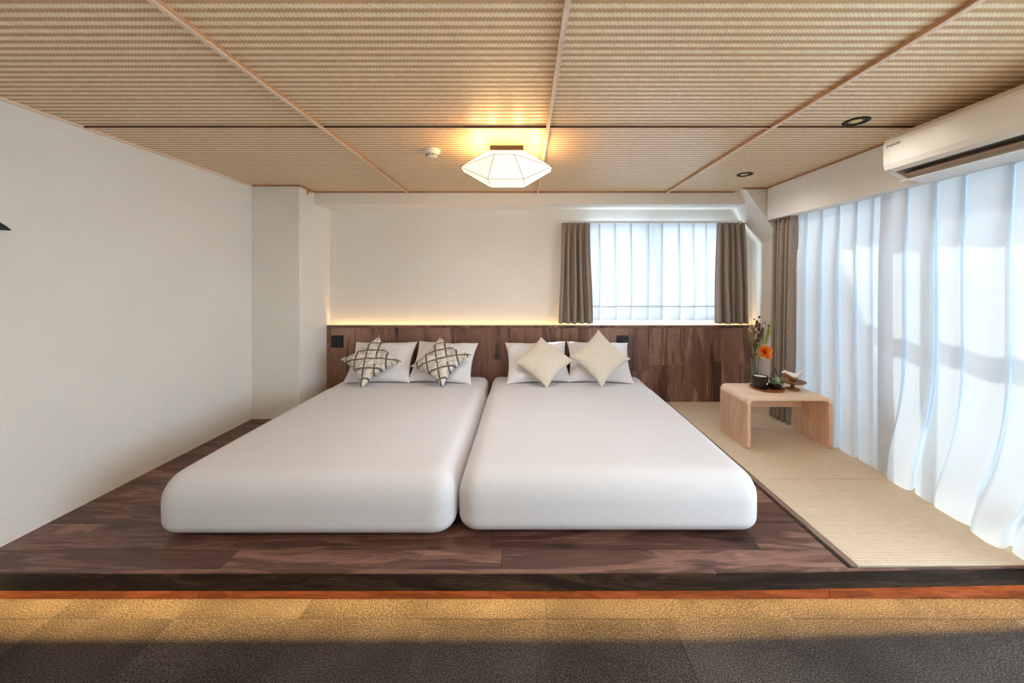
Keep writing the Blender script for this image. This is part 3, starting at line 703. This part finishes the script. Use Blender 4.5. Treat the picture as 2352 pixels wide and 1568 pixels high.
# ------------------------------------------------------------------ ceiling lamp
def lamp():
    X = (1163.5-VX)*2.36/F; Y = 2.375; r = thing('ceiling_lamp', (X, Y, CEIL), 'faceted paper ceiling lamp glowing warm above the beds', 'lamp')
    t = NT('glowing_paper'); n = t.noise(t.coords('pos', (1, 1, 1)), 55, 5, 0.7)
    col = t.ramp(n, [(0.3, (1.0, 0.85, 0.56, 1)), (0.7, (1.0, 0.94, 0.74, 1))]); t.base(col, 0.8)
    t.l(col, t.b.inputs['Emission Color']); t.b.inputs['Emission Strength'].default_value = 0.50
    zb, ze, zt = CH+0.612, CH+0.702, CH+0.786; sq = 0.108; R_ = 0.283; e = 0.056; tq = 0.108
    B = [(X+a*sq, Y+b*sq, zb) for a, b in ((-1, -1), (1, -1), (1, 1), (-1, 1))]
    T = [(X+a*tq, Y+b*tq, zt) for a, b in ((-1, -1), (1, -1), (1, 1), (-1, 1))]
    E = [(-e, -R_), (e, -R_), (R_, -e), (R_, e), (e, R_), (-e, R_), (-R_, e), (-R_, -e)]
    E = [(X+a, Y+b, ze) for a, b in E]
    vs = B+T+E; b_, t_, e_ = 0, 4, 8
    fs = [(0, 1, 2, 3)]
    for k_ in range(4):
        a, b2 = k_, (k_+1) % 4; ea, eb = e_+2*k_, e_+2*k_+1; en = e_+(2*k_+2) % 8
        for o_ in (b_, t_):
            fs.append((o_+a, o_+b2, eb, ea)); fs.append((o_+b2, en, eb))
    sh = MB().add(vs, fs).build('paper_shade', t.m, r)
    w_ = MB(); eds = set()
    for f in fs:
        for i in range(len(f)): eds.add(tuple(sorted((f[i], f[(i+1) % len(f)]))))
    c0 = Vector((X, Y, (zb+zt)/2))
    for a, b2 in sorted(eds):
        w_.tube([Vector(vs[a])+(Vector(vs[a])-c0)*0.008, Vector(vs[b2])+(Vector(vs[b2])-c0)*0.008], 0.0013, 5)
    w_.build('wire_frame', M['black_metal'], r)
    MB().box((X-0.106, Y-0.002, zt+0.002), (X+0.106, Y+0.09, CEIL-0.001)).build('mounting_block', M['fascia'], r, bevel=0.002)
    m = NT('warm_bulb'); m.base((1, 0.7, 0.4, 1)); m.b.inputs['Emission Color'].default_value = (1, 0.55, 0.2, 1); m.b.inputs['Emission Strength'].default_value = 3
    # point lights added outside the shade give its warm wash on the ceiling
    for sx_, sy_ in [(0.20*math.cos(k_*PI/4+PI/8), 0.20*math.sin(k_*PI/4+PI/8)) for k_ in range(8)]:
        l = bpy.data.lights.new('ceiling_wash_light', 'POINT'); l.energy = 0.62; l.color = (1, 0.58, 0.22); l.shadow_soft_size = 0.02
        o = bpy.data.objects.new('ceiling_wash_light', l); C.objects.link(o); o.parent = r; o.location = (sx_, sy_, -0.085)
    l = bpy.data.lights.new('lamp_glow', 'AREA'); l.shape = 'SQUARE'; l.size = 0.15; l.energy = 4.4; l.color = (0.96, 0.98, 1.0)
    o = bpy.data.objects.new('lamp_glow', l); C.objects.link(o); o.parent = r; o.location = (0, 0, zb-0.004-CEIL)
lamp()

# ------------------------------------------------------------------ smoke detector, downlights, hook, wall ornament
def detector():
    p = at(993, 345, 2.46); X, Y = p.x, 2.46; r = thing('smoke_detector', (X, Y, CEIL), 'small white round smoke detector left of the ceiling lamp', 'smoke detector')
    MB().lathe([(0.052, 0), (0.052, -0.014), (0.048, -0.018)], (X, Y, CEIL), 32).build('base', M['white_plastic'], r, smooth=True, angle=40)
    MB().lathe([(0.043, -0.0185), (0.043, -0.030), (0.034, -0.044), (0.014, -0.050)], (X, Y, CEIL), 32).build('cap', M['white_plastic'], r, smooth=True, angle=40)
    g = MB()
    for k_ in range(20):
        a = 2*PI*k_/20; c, s = math.cos(a), math.sin(a)
        g.tube([(X+0.0425*c, Y+0.0425*s, CEIL-0.031), (X+0.0355*c, Y+0.0355*s, CEIL-0.0425)], 0.0028, 4)
    g.build('vent_slots', M['black'], r)
detector()
for (px, py), lab in (((1967, 278), 'recessed downlight in the ceiling nearest the air conditioner'), ((1711, 400), 'recessed downlight in the ceiling above the rear window side')):
    Y = 0.854*F/(VY-py); X = (px-VX)*Y/F
    r = thing('downlight', (X, Y, CEIL), lab, 'downlight', 'recessed ceiling downlights')
    MB().lathe([(0.058, 0.0), (0.060, -0.004), (0.054, -0.006), (0.048, -0.003), (0.047, 0.0)], (X, Y, CEIL), 32, caps=False).build('ring', M['black_metal'], r, smooth=True)
    MB().lathe([(0.047, -0.0005), (0.047, -0.0012)], (X, Y, CEIL), 32).build('recess', M['black_metal'], r)
    MB().lathe([(0.030, -0.0013), (0.029, -0.004), (0.012, -0.005)], (X-0.004, Y, CEIL), 24).build('lamp_lens', plain('lens', (226, 205, 150), 0.2, 0.3) if 'lens' not in bpy.data.materials else bpy.data.materials['lens'], r, smooth=True)
p = at(708, 440, 3.50)
r = thing('ceiling_hook', (-2.022, 3.50, p.z), 'tiny yellow clip at the top of the wall column', 'hook')
MB().box((-2.026, 3.492, CEIL-0.055), (-2.019, 3.508, CEIL-0.008)).build('tab', M['brass'], r)
MB().tube([(-2.020, 3.475, CEIL-0.02), (-2.012, 3.50, CEIL-0.03), (-2.018, 3.53, CEIL-0.022), (-2.020, 3.56, CEIL-0.028)], 0.004, 8).build('wire', M['brass'], r, smooth=True)
# black leaf-shaped ornament that just enters the frame on the left wall
ya, yb_ = 2.453*F/1191, 1.52
za = CH-(529-VY)*ya/F
vs = []; N_ = 14
for s in (0, 1):
    for k_ in range(N_+1):
        t_ = k_/N_; yy = ya+(yb_-ya)*t_; zc = za+0.055*t_**0.7; hw = 0.030*math.sin(PI*min(1, t_*1.05))**0.8+0.0006
        vs += [(XL+0.012+s*0.012, yy, zc-hw), (XL+0.016+s*0.012, yy, zc+hw)]
m_ = MB(); fs = []
for s in (0, 1):
    o_ = s*2*(N_+1)
    for k_ in range(N_): fs.append((o_+2*k_, o_+2*k_+1, o_+2*k_+3, o_+2*k_+2))
o2 = 2*(N_+1)
for k_ in range(N_):
    for q in (0, 1): fs.append((2*k_+q, 2*k_+2+q, o2+2*k_+2+q, o2+2*k_+q))
m_.add(vs, fs)
r = thing('wall_ornament', (XL, 1.62, za), 'pointed black leaf-shaped ornament at the left picture edge', 'wall ornament')
m_.build('leaf_blade', M['black'], r, smooth=True, angle=50)
MB().tube([(XL, 1.60, za+0.04), (XL+0.02, 1.60, za+0.04)], 0.006, 10).build('fixing_pin', M['black_metal'], r)

# ------------------------------------------------------------------ air conditioner
def aircon():
    Y1 = 2.103; Y0 = 1.300; r = thing('air_conditioner', (XR, 1.7, CH+0.68), 'white wall-mounted air conditioner on the beam above the curtains', 'air conditioner')
    Z = lambda z: CH+z
    cap = [(XR, Z(.806)), (2.055, Z(.806)), (2.022, Z(.775)), (2.015, Z(.755)), (2.015, Z(.640)), (2.022, Z(.612)), (2.040, Z(.600)), (2.112, Z(.566)), (XR, Z(.545))]
    slot = [(XR, Z(.806)), (2.055, Z(.806)), (2.022, Z(.775)), (2.015, Z(.755)), (2.015, Z(.640)), (2.022, Z(.612)), (2.040, Z(.600)), (2.052, Z(.598)), (2.062, Z(.66)), (2.150, Z(.63)), (2.128, Z(.578)), (2.145, Z(.560)), (XR, Z(.545))]
    MB().prism(cap, 0.035, 'y', Y1-0.035).build('end_casing', M['white_plastic'], r, bevel=0.003)
    MB().prism(cap, 0.035, 'y', Y0).build('end_casing', M['white_plastic'], r, bevel=0.003)
    MB().prism(slot, Y1-Y0-0.071, 'y', Y0+0.0355).build('casing', M['white_plastic'], r)
    MB().box((2.0535, Y0+0.036, Z(.6005)), (2.149, Y1-0.036, Z(.6015))) if False else None
    MB().add([(2.0525, Y0+.036, Z(.600)), (2.0525, Y1-.036, Z(.600)), (2.0625, Y1-.036, Z(.6585)), (2.0625, Y0+.036, Z(.6585)), (2.149, Y1-.036, Z(.629)), (2.149, Y0+.036, Z(.629))], [(0, 1, 2, 3), (3, 2, 4, 5)]).build('air_outlet', M['black'], r, solid=0.001)
    # lower duct face (taupe) and the open flap under it
    MB().prism([(2.100, Z(.585)), (2.106, Z(.590)), (2.150, Z(.622)), (2.152, Z(.616)), (2.112, Z(.573))], Y1-Y0-0.075, 'y', Y0+0.037).build('duct_lip', plain('taupe_plastic', (196, 172, 156), 0.4), r)
    MB().prism([(2.080, Z(.545)), (2.083, Z(.549)), (2.125, Z(.562)), (2.19, Z(.555)), (2.19, Z(.548)), (2.125, Z(.553))], Y1-Y0-0.055, 'y', Y0+0.030).build('flap', M['white_plastic'], r, bevel=0.001)
    for k_ in range(14):
        yy = Y1-0.075-k_*0.052
        MB().add([(2.090, yy, Z(.600)), (2.128, yy-0.03, Z(.612)), (2.128, yy-0.034, Z(.625)), (2.090, yy-0.004, Z(.606))], [(0, 1, 2, 3)]).build('louver', M['grey_plastic'], r, solid=0.002)
    MB().tube([(2.082, Y0+0.05, Z(.607)), (2.082, Y1-0.05, Z(.607))], 0.0025, 6).build('louver_rod', M['grey_plastic'], r)
    # maker's lettering
    cu_ = bpy.data.curves.new('lettering', 'FONT'); cu_.body = 'DAIKIN'; cu_.size = 0.021; cu_.extrude = 0.0003; cu_.align_x = 'LEFT'; cu_.space_character = 1.1; cu_.shear = 0.25
    to = bpy.data.objects.new('tmp', cu_); C.objects.link(to)
    dg = bpy.context.evaluated_depsgraph_get(); dg.update(); me = bpy.data.meshes.new_from_object(to.evaluated_get(dg)); C.objects.unlink(to); bpy.data.objects.remove(to)
    lo = bpy.data.objects.new('lettering', me); C.objects.link(lo); me.materials.clear(); me.materials.append(M['black'])
    Rm = Matrix(((0, 0, -1, 0), (-1, 0, 0, 0), (0, 1, 0, 0), (0, 0, 0, 1)))
    lo.parent = r; lo.matrix_local = Matrix.Translation(Vector((2.0144, 2.083, Z(.733)))-r.location) @ Rm
aircon()

# ------------------------------------------------------------------ side table
TX0, TX1, TY0, TY1, TZ = 1.645, 2.275, 2.760, 3.145, P+0.385
def table():
    r = thing('side_table', ((TX0+TX1)/2, (TY0+TY1)/2, P), 'low pale oak side table with rounded waterfall corners by the curtain', 'table')
    th = 0.026; R1, R0 = 0.048, 0.024
    def arc(cx_, cz_, rad, a0, a1, n=8): return [(cx_+rad*math.cos(a0+(a1-a0)*k/n), cz_+rad*math.sin(a0+(a1-a0)*k/n)) for k in range(n+1)]
    z0 = P+0.0055
    # top with both bends
    outer = arc(TX0+R1, TZ-R1, R1, PI, PI/2)+arc(TX1-R1, TZ-R1, R1, PI/2, 0)
    inner = arc(TX1-th-R0, TZ-th-R0, R0, 0, PI/2)+arc(TX0+th+R0, TZ-th-R0, R0, PI/2, PI)
    MB().prism(outer+inner, TY1-TY0, 'y', TY0).build('tabletop', M['table'], r, bevel=0.002, smooth=True, angle=35)
    zb_ = TZ-R1
    for a, b, nm in ((TX0, TX0+th, 0), (TX1-th, TX1, 1)):
        cr_ = 0.012
        py_ = [(TY0, zb_), (TY0, z0+cr_), (TY0+cr_, z0), (TY1-0.03, z0), (TY1, z0+0.03), (TY1, zb_)]
        MB().prism(py_, b-a, 'x', a).build('side_panel', M['table_v'], r, bevel=0.002, origin=((a+b)/2, TY0, zb_))
    # inner edge strip under the bends to meet the panels
    MB().box((TX0+th, TY1-0.115, TZ-th-0.135), (TX1-th, TY1-0.095, TZ-th)).build('apron', M['table'], r, bevel=0.001)
    MB().box((TX0+th, TY1-0.122, TZ-th-0.095), (TX1-th, TY1-0.095, TZ-th)).build('apron', M['table'], r, bevel=0.001)
table()

# ------------------------------------------------------------------ things on the table
trayX, trayY = 1.935, 2.985
tray_m = wood('tray_wood', 0, (92, 48, 24), (142, 82, 44), (178, 112, 66), 2, 0.4, 0, False)
r = thing('round_tray', (trayX, trayY, TZ), 'round reddish brown wooden tray on the side table', 'tray')
MB().lathe([(0.108, 0.0), (0.118, 0.004), (0.120, 0.013), (0.114, 0.013), (0.110, 0.007), (0.0, 0.007)], (trayX, trayY, TZ), 40, caps=False).build('dish', tray_m, r, smooth=True, angle=40)
# mug
mx, my, mz = trayX-0.062, trayY-0.012, TZ+0.0075
r = thing('mug', (mx, my, mz), 'black enamel mug with white inside on the round tray', 'mug')
MB().lathe([(0.050, 0), (0.053, 0.004), (0.053, 0.096), (0.0545, 0.099), (0.052, 0.101), (0.050, 0.097), (0.050, 0.012), (0.0, 0.012)], (mx, my, mz), 40, caps=False).build('cup', M['black'], r, smooth=True, angle=50)
MB().lathe([(0.0495, 0.092), (0.045, 0.0955), (0.0, 0.0960)], (mx, my, mz), 32, caps=False).build('inside', M['white_plastic'], r, smooth=True)
MB().tube([(mx+0.050, my-0.01, mz+0.080), (mx+0.066, my-0.016, mz+0.084), (mx+0.078, my-0.019, mz+0.066), (mx+0.074, my-0.018, mz+0.042), (mx+0.052, my-0.012, mz+0.028)], 0.0045, 8).build('handle', M['black'], r, smooth=True)
ang = math.radians(-62)
cxd = (mx+0.0540*math.cos(ang), my+0.0540*math.sin(ang))
dd_ = MB().lathe([(0.009, 0), (0.009, 0.0012)], (0, 0, 0), 20).build('round_mark', M['white_plastic'])
dd_.parent = r; dd_.matrix_local = Matrix.Translation((cxd[0]-mx, cxd[1]-my, 0.047)) @ Matrix.Rotation(ang, 4, 'Z') @ Matrix.Rotation(PI/2, 4, 'Y')
# terrarium
gx, gy, gz = trayX+0.052, trayY-0.012, TZ+0.0075
r = thing('terrarium', (gx, gy, gz), 'small geometric wire and glass terrarium with succulents beside the mug', 'terrarium')
base = [(gx+0.034*math.cos(a), gy+0.034*math.sin(a), gz+0.002) for a in [2*PI*k/5+0.3 for k in range(5)]]
mid = [(gx+0.066*math.cos(a), gy+0.066*math.sin(a), gz+0.046) for a in [2*PI*k/5+0.3 for k in range(5)]]
apx = (gx+0.004, gy, gz+0.150)
wf = MB()
for k_ in range(5):
    k2 = (k_+1) % 5
    for a, b in ((base[k_], base[k2]), (mid[k_], mid[k2]), (base[k_], mid[k_]), (mid[k_], apx)): wf.tube([a, b], 0.0012, 6)
wf.tube([apx, (apx[0], apx[1], apx[2]+0.010)], 0.003, 6)
wf.build('wire_frame', M['black_metal'], r)
for k_ in range(5):
    k2 = (k_+1) % 5
    MB().add([base[k_], base[k2], mid[k2], mid[k_]], [(0, 1, 2, 3)]).build('glass_panel', M['vase_glass'], r)
MB().lathe([(0.030, 0.003), (0.046, 0.018), (0.050, 0.026), (0.02, 0.030), (0.0, 0.030)], (gx, gy, gz), 16, caps=False).build('soil', plain('soil', (38, 30, 24), 0.95), r, smooth=True)
def leaf(m, p, d, L, wd, cup=0.3, up=Vector((0, 0, 1)), th=0.0):
    d = Vector(d).normalized(); s = d.cross(up)
    if s.length < 1e-3: s = Vector((1, 0, 0))
    s.normalize(); nrm = s.cross(d); p = Vector(p); vs = []; n = 5
    for i in range(n+1):
        t = i/n; w_ = wd*math.sin(PI*min(0.98, 0.12+0.86*t))**0.8*0.5; c_ = p+d*L*t-nrm*(cup*L*t*t)
        vs += [c_-s*w_+nrm*w_*0.3, c_-nrm*th, c_+s*w_+nrm*w_*0.3]
    fs = []
    for i in range(n):
        for q in (0, 1): fs.append((3*i+q, 3*i+q+1, 3*i+q+4, 3*i+q+3))
    m.add(vs, fs)
suc = plain('succulent_green', (150, 196, 122), 0.5, nz=0.2); suc2 = plain('succulent_pale', (190, 222, 190), 0.5, nz=0.15)
rr = random.Random(4)
m_ = MB()
for k_ in range(26):
    a = rr.uniform(0, 6.28); e = rr.uniform(0.2, 1.3); leaf(m_, (gx-0.022, gy-0.005, gz+0.030), (math.cos(a), math.sin(a), e), rr.uniform(0.018, 0.030), 0.009, -0.1, th=0.002)
m_.build('succulent', suc, r, smooth=True)
m_ = MB()
for k_ in range(34):
    a = rr.uniform(0, 6.28); e = rr.uniform(0.4, 2.4); leaf(m_, (gx+0.026, gy, gz+0.030), (math.cos(a), math.sin(a), e), rr.uniform(0.035, 0.075), 0.008, -0.25, th=0.001)
m_.build('succulent', suc2, r, smooth=True)
# vase with bouquet
vx, vy = 1.915, 3.095
r = thing('glass_vase', (vx, vy, TZ), 'clear glass cylinder vase behind the round tray', 'vase')
MB().lathe([(0.040, 0.0), (0.042, 0.003), (0.042, 0.215), (0.0405, 0.2165), (0.039, 0.214), (0.039, 0.014), (0.0, 0.012)], (vx, vy, TZ), 36, caps=False).build('glass_wall', M['vase_glass'], r, smooth=True, angle=50)
r = thing('bouquet', (vx, vy, TZ+0.02), 'dried flower bouquet with one orange bloom in the glass vase', 'bouquet')
vz = TZ+0.215
stem_m = plain('stem_green', (128, 130, 70), 0.6, nz=0.2); dry_m = plain('dried_olive', (120, 104, 62), 0.8, nz=0.3, sc_=200)
pur_m = plain('dried_purple', (92, 62, 66), 0.8, nz=0.4, sc_=300); cre_m = plain('dried_cream', (226, 208, 170), 0.8, nz=0.12, sc_=300)
grn_m = plain('leaf_green', (136, 142, 44), 0.6, nz=0.2); brn_m = plain('dried_brown', (74, 48, 34), 0.9, nz=0.3, sc_=200)
ora = NT('orange_petal'); nn = ora.noise(ora.coords(), 60, 3); ora.base(ora.ramp(nn, [(0.3, (226, 104, 18)), (0.55, (244, 142, 40)), (0.75, (252, 178, 80))]), 0.6)
ora.b.inputs['Subsurface Weight'].default_value = 0.0
rr = random.Random(11)
def T(px, py): return at(px, py, vy)
stems = MB()
tips = [(1728, 757), (1736, 730), (1748, 728), (1712, 758), (1717, 745), (1757, 745), (1772, 738), (1782, 730), (1726, 795), (1765, 750), (1733, 742), (1744, 740)]
for k_, (px, py) in enumerate(tips):
    tp = T(px, py); tp.y += rr.uniform(-0.04, 0.05)
    b0 = Vector((vx+rr.uniform(-.02, .02), vy+rr.uniform(-.02, .02), TZ+0.02)); m0 = Vector((vx+rr.uniform(-.02, .02)+(tp.x-vx)*0.12, vy+rr.uniform(-.02, .02), vz))
    stems.tube([b0, m0, m0*0.5+tp*0.5+Vector((0, 0, 0.015)), tp], 0.0018, 5, 0.0012)
stems.build('stems', stem_m, r, smooth=True)
# seed spikes (purple-brown), fluffy cream flowers, olive fern sprays, green leaves
sp = MB()
for px, py, L in ((1745, 742, 0.15), (1739, 736, 0.10), (1752, 752, 0.09)):
    top = T(px, py); lo = Vector((vx+(top.x-vx)*0.6, vy, top.z-L))
    for q in range(60):
        t_ = q/60; c_ = lo*(1-t_)+top*t_; a = q*2.4; rad = 0.010*(1-0.5*t_)
        sp.ball(c_+Vector((rad*math.cos(a), rad*math.sin(a), 0)), 0.0052, 6, 4)
sp.build('seed_spike', pur_m, r, smooth=True)
for px, py, rad in ((1744, 728, 0.009), (1732, 733, 0.006), (1765, 748, 0.007), (1757, 742, 0.006)):
    MB().ball(T(px, py), rad, 10, 6).build('seed_head', brn_m, r, smooth=True)
cf = MB()
for px, py in ((1722, 751), (1728, 747), (1731, 755), (1737, 757), (1735, 768), (1733, 775), (1725, 759), (1740, 749), (1719, 755), (1738, 762)):
    c_ = T(px, py)-Vector((0, rr.uniform(0, .03), 0))
    for q in range(9):
        a = q*0.7; leaf(cf, c_, (math.cos(a), rr.uniform(-.9, .3), math.sin(a)), 0.016, 0.008, 0.1)
cf.build('cream_blossoms', cre_m, r)
of = MB()
for px0, py0, px1, py1 in ((1738, 805, 1703, 762), (1738, 800, 1712, 772), (1740, 800, 1720, 725), (1742, 798, 1727, 722), (1738, 802, 1715, 790), (1742, 795, 1752, 740), (1745, 795, 1762, 745), (1740, 800, 1708, 775), (1744, 795, 1756, 735), (1738, 800, 1718, 740), (1746, 795, 1768, 742)):
    a_, b_ = T(px0, py0), T(px1, py1); b_.y += rr.uniform(-0.04, 0.04)
    for q in range(30):
        t_ = q/30; c_ = a_*(1-t_)+b_*t_; sd = 1 if q % 2 else -1
        dr_ = (b_-a_).normalized(); side = dr_.cross(Vector((0, 1, 0)))*sd
        leaf(of, c_, dr_*0.8+side*rr.uniform(0.5, 1.0)+Vector((0, rr.uniform(-.6, .6), 0)), 0.017*(1.2-t_), 0.0045, 0.1)
of.build('fern_sprays', dry_m, r)
gl_ = MB()
for a_, b_, wd in ((T(1760, 790), T(1772, 738), 0.018), (T(1756, 790), T(1768, 745), 0.012), (T(1750, 790), T(1759, 752), 0.014), (T(1762, 795), T(1781, 735), 0.005), (T(1760, 785), T(1783, 728), 0.004)):
    d_ = b_-a_; leaf(gl_, a_, d_, d_.length, wd, -0.06, up=Vector((0, 1, 0.1)))
gl_.build('long_leaves', grn_m, r, smooth=True)
dl = MB()
for px, py in ((1742, 770), (1748, 768), (1738, 780), (1752, 775), (1741, 800), (1735, 812), (1739, 818), (1734, 820), (1742, 790), (1746, 782), (1736, 793), (1713, 782)):
    c_ = T(px, py)+Vector((0, 0.02, 0))
    for q in range(5):
        a = rr.uniform(0, 6.28); leaf(dl, c_, (math.cos(a), rr.uniform(-.5, .5), math.sin(a)+0.4), 0.024, 0.010, 0.2)
dl.build('dark_dried_leaves', brn_m, r)
oc = T(1750, 806)+Vector((0, -0.035, 0))
pt = MB()
for ring, (nr, L, tilt, wd) in enumerate(((11, 0.062, 0.0, 0.046), (11, 0.055, 0.35, 0.042), (9, 0.046, 0.7, 0.036), (8, 0.036, 1.1, 0.030), (6, 0.026, 1.6, 0.022))):
    for q in range(nr):
        a = 2*PI*q/nr+ring*0.4+rr.uniform(-.12, .12)
        ax_ = Vector((0.05, -0.92, 0.38)).normalized(); u_ = ax_.cross(Vector((0, 0, 1))).normalized(); w2 = ax_.cross(u_)
        d_ = u_*math.cos(a)+w2*math.sin(a)+ax_*tilt
        leaf(pt, oc, d_, L*rr.uniform(0.85, 1.1), wd, -0.28+0.1*rr.random(), up=ax_)
fo = pt.build('orange_bloom', ora.m, r, smooth=True)
# pedestal dish and bird
bxp, byp = 2.125, 2.965
r = thing('pedestal_dish', (bxp, byp, TZ), 'small brown wooden pedestal dish on the side table', 'dish')
MB().lathe([(0.050, 0), (0.052, 0.004), (0.046, 0.010), (0.018, 0.014), (0.014, 0.022), (0.015, 0.040), (0.022, 0.046), (0.074, 0.054), (0.090, 0.062), (0.092, 0.067), (0.086, 0.066), (0.070, 0.059), (0.0, 0.056)], (bxp, byp, TZ), 40, caps=False).build('dish', wood('walnut', 0, (80, 50, 30), (136, 92, 58), (170, 124, 84), 2, 0.4, 0, False), r, smooth=True, angle=60)
def bird():
    z0 = TZ+0.0575; c = Vector((bxp-0.012, byp, z0)); r = thing('bird_figurine', c, 'small wooden bird figurine with white back on the pedestal dish', 'figurine')
    segs = [(-0.072, 0.072, 0.003), (-0.064, 0.076, 0.011), (-0.050, 0.076, 0.0175), (-0.036, 0.066, 0.020), (-0.018, 0.052, 0.027), (0.004, 0.040, 0.033), (0.026, 0.037, 0.030), (0.046, 0.046, 0.020), (0.062, 0.062, 0.011), (0.078, 0.082, 0.006), (0.092, 0.104, 0.003)]
    def body(scale, top):
        vs = []; n = 14
        for x_, z_, rad in segs:
            for k in range(n):
                a = 2*PI*k/n; rz = rad*(1.05 if math.sin(a) < 0 else 1.0)
                vs.append((c.x+x_, c.y+rad*scale*0.85*math.cos(a), c.z+z_+rz*scale*math.sin(a)+(0.0 if not top else 0.0)))
        fs = []
        for j in range(len(segs)-1):
            for k in range(n):
                mid_ = (k+0.5)*2*PI/n
                if top and not (0.15 < mid_ < PI-0.15): continue
                fs.append((j*n+k, j*n+(k+1) % n, (j+1)*n+(k+1) % n, (j+1)*n+k))
        if not top: fs += [tuple(range(n)), tuple((len(segs)-1)*n+k for k in range(n))]
        return MB().add(vs, fs)
    body(1.0, False).build('body', wood('bird_wood', 0, (126, 76, 44), (168, 112, 70), (196, 142, 98), 2, 0.4, 0, False), r, smooth=True)
    body(1.10, True).build('white_back', plain('white_paint', (240, 236, 230), 0.5, nz=0.03), r, smooth=True, solid=0.0015)
    MB().ball((c.x-0.073, c.y, c.z+0.073), 0.004, 8, 5, (1.6, 0.8, 0.8)).build('beak', M['white_plastic'], r, smooth=True)
bird()
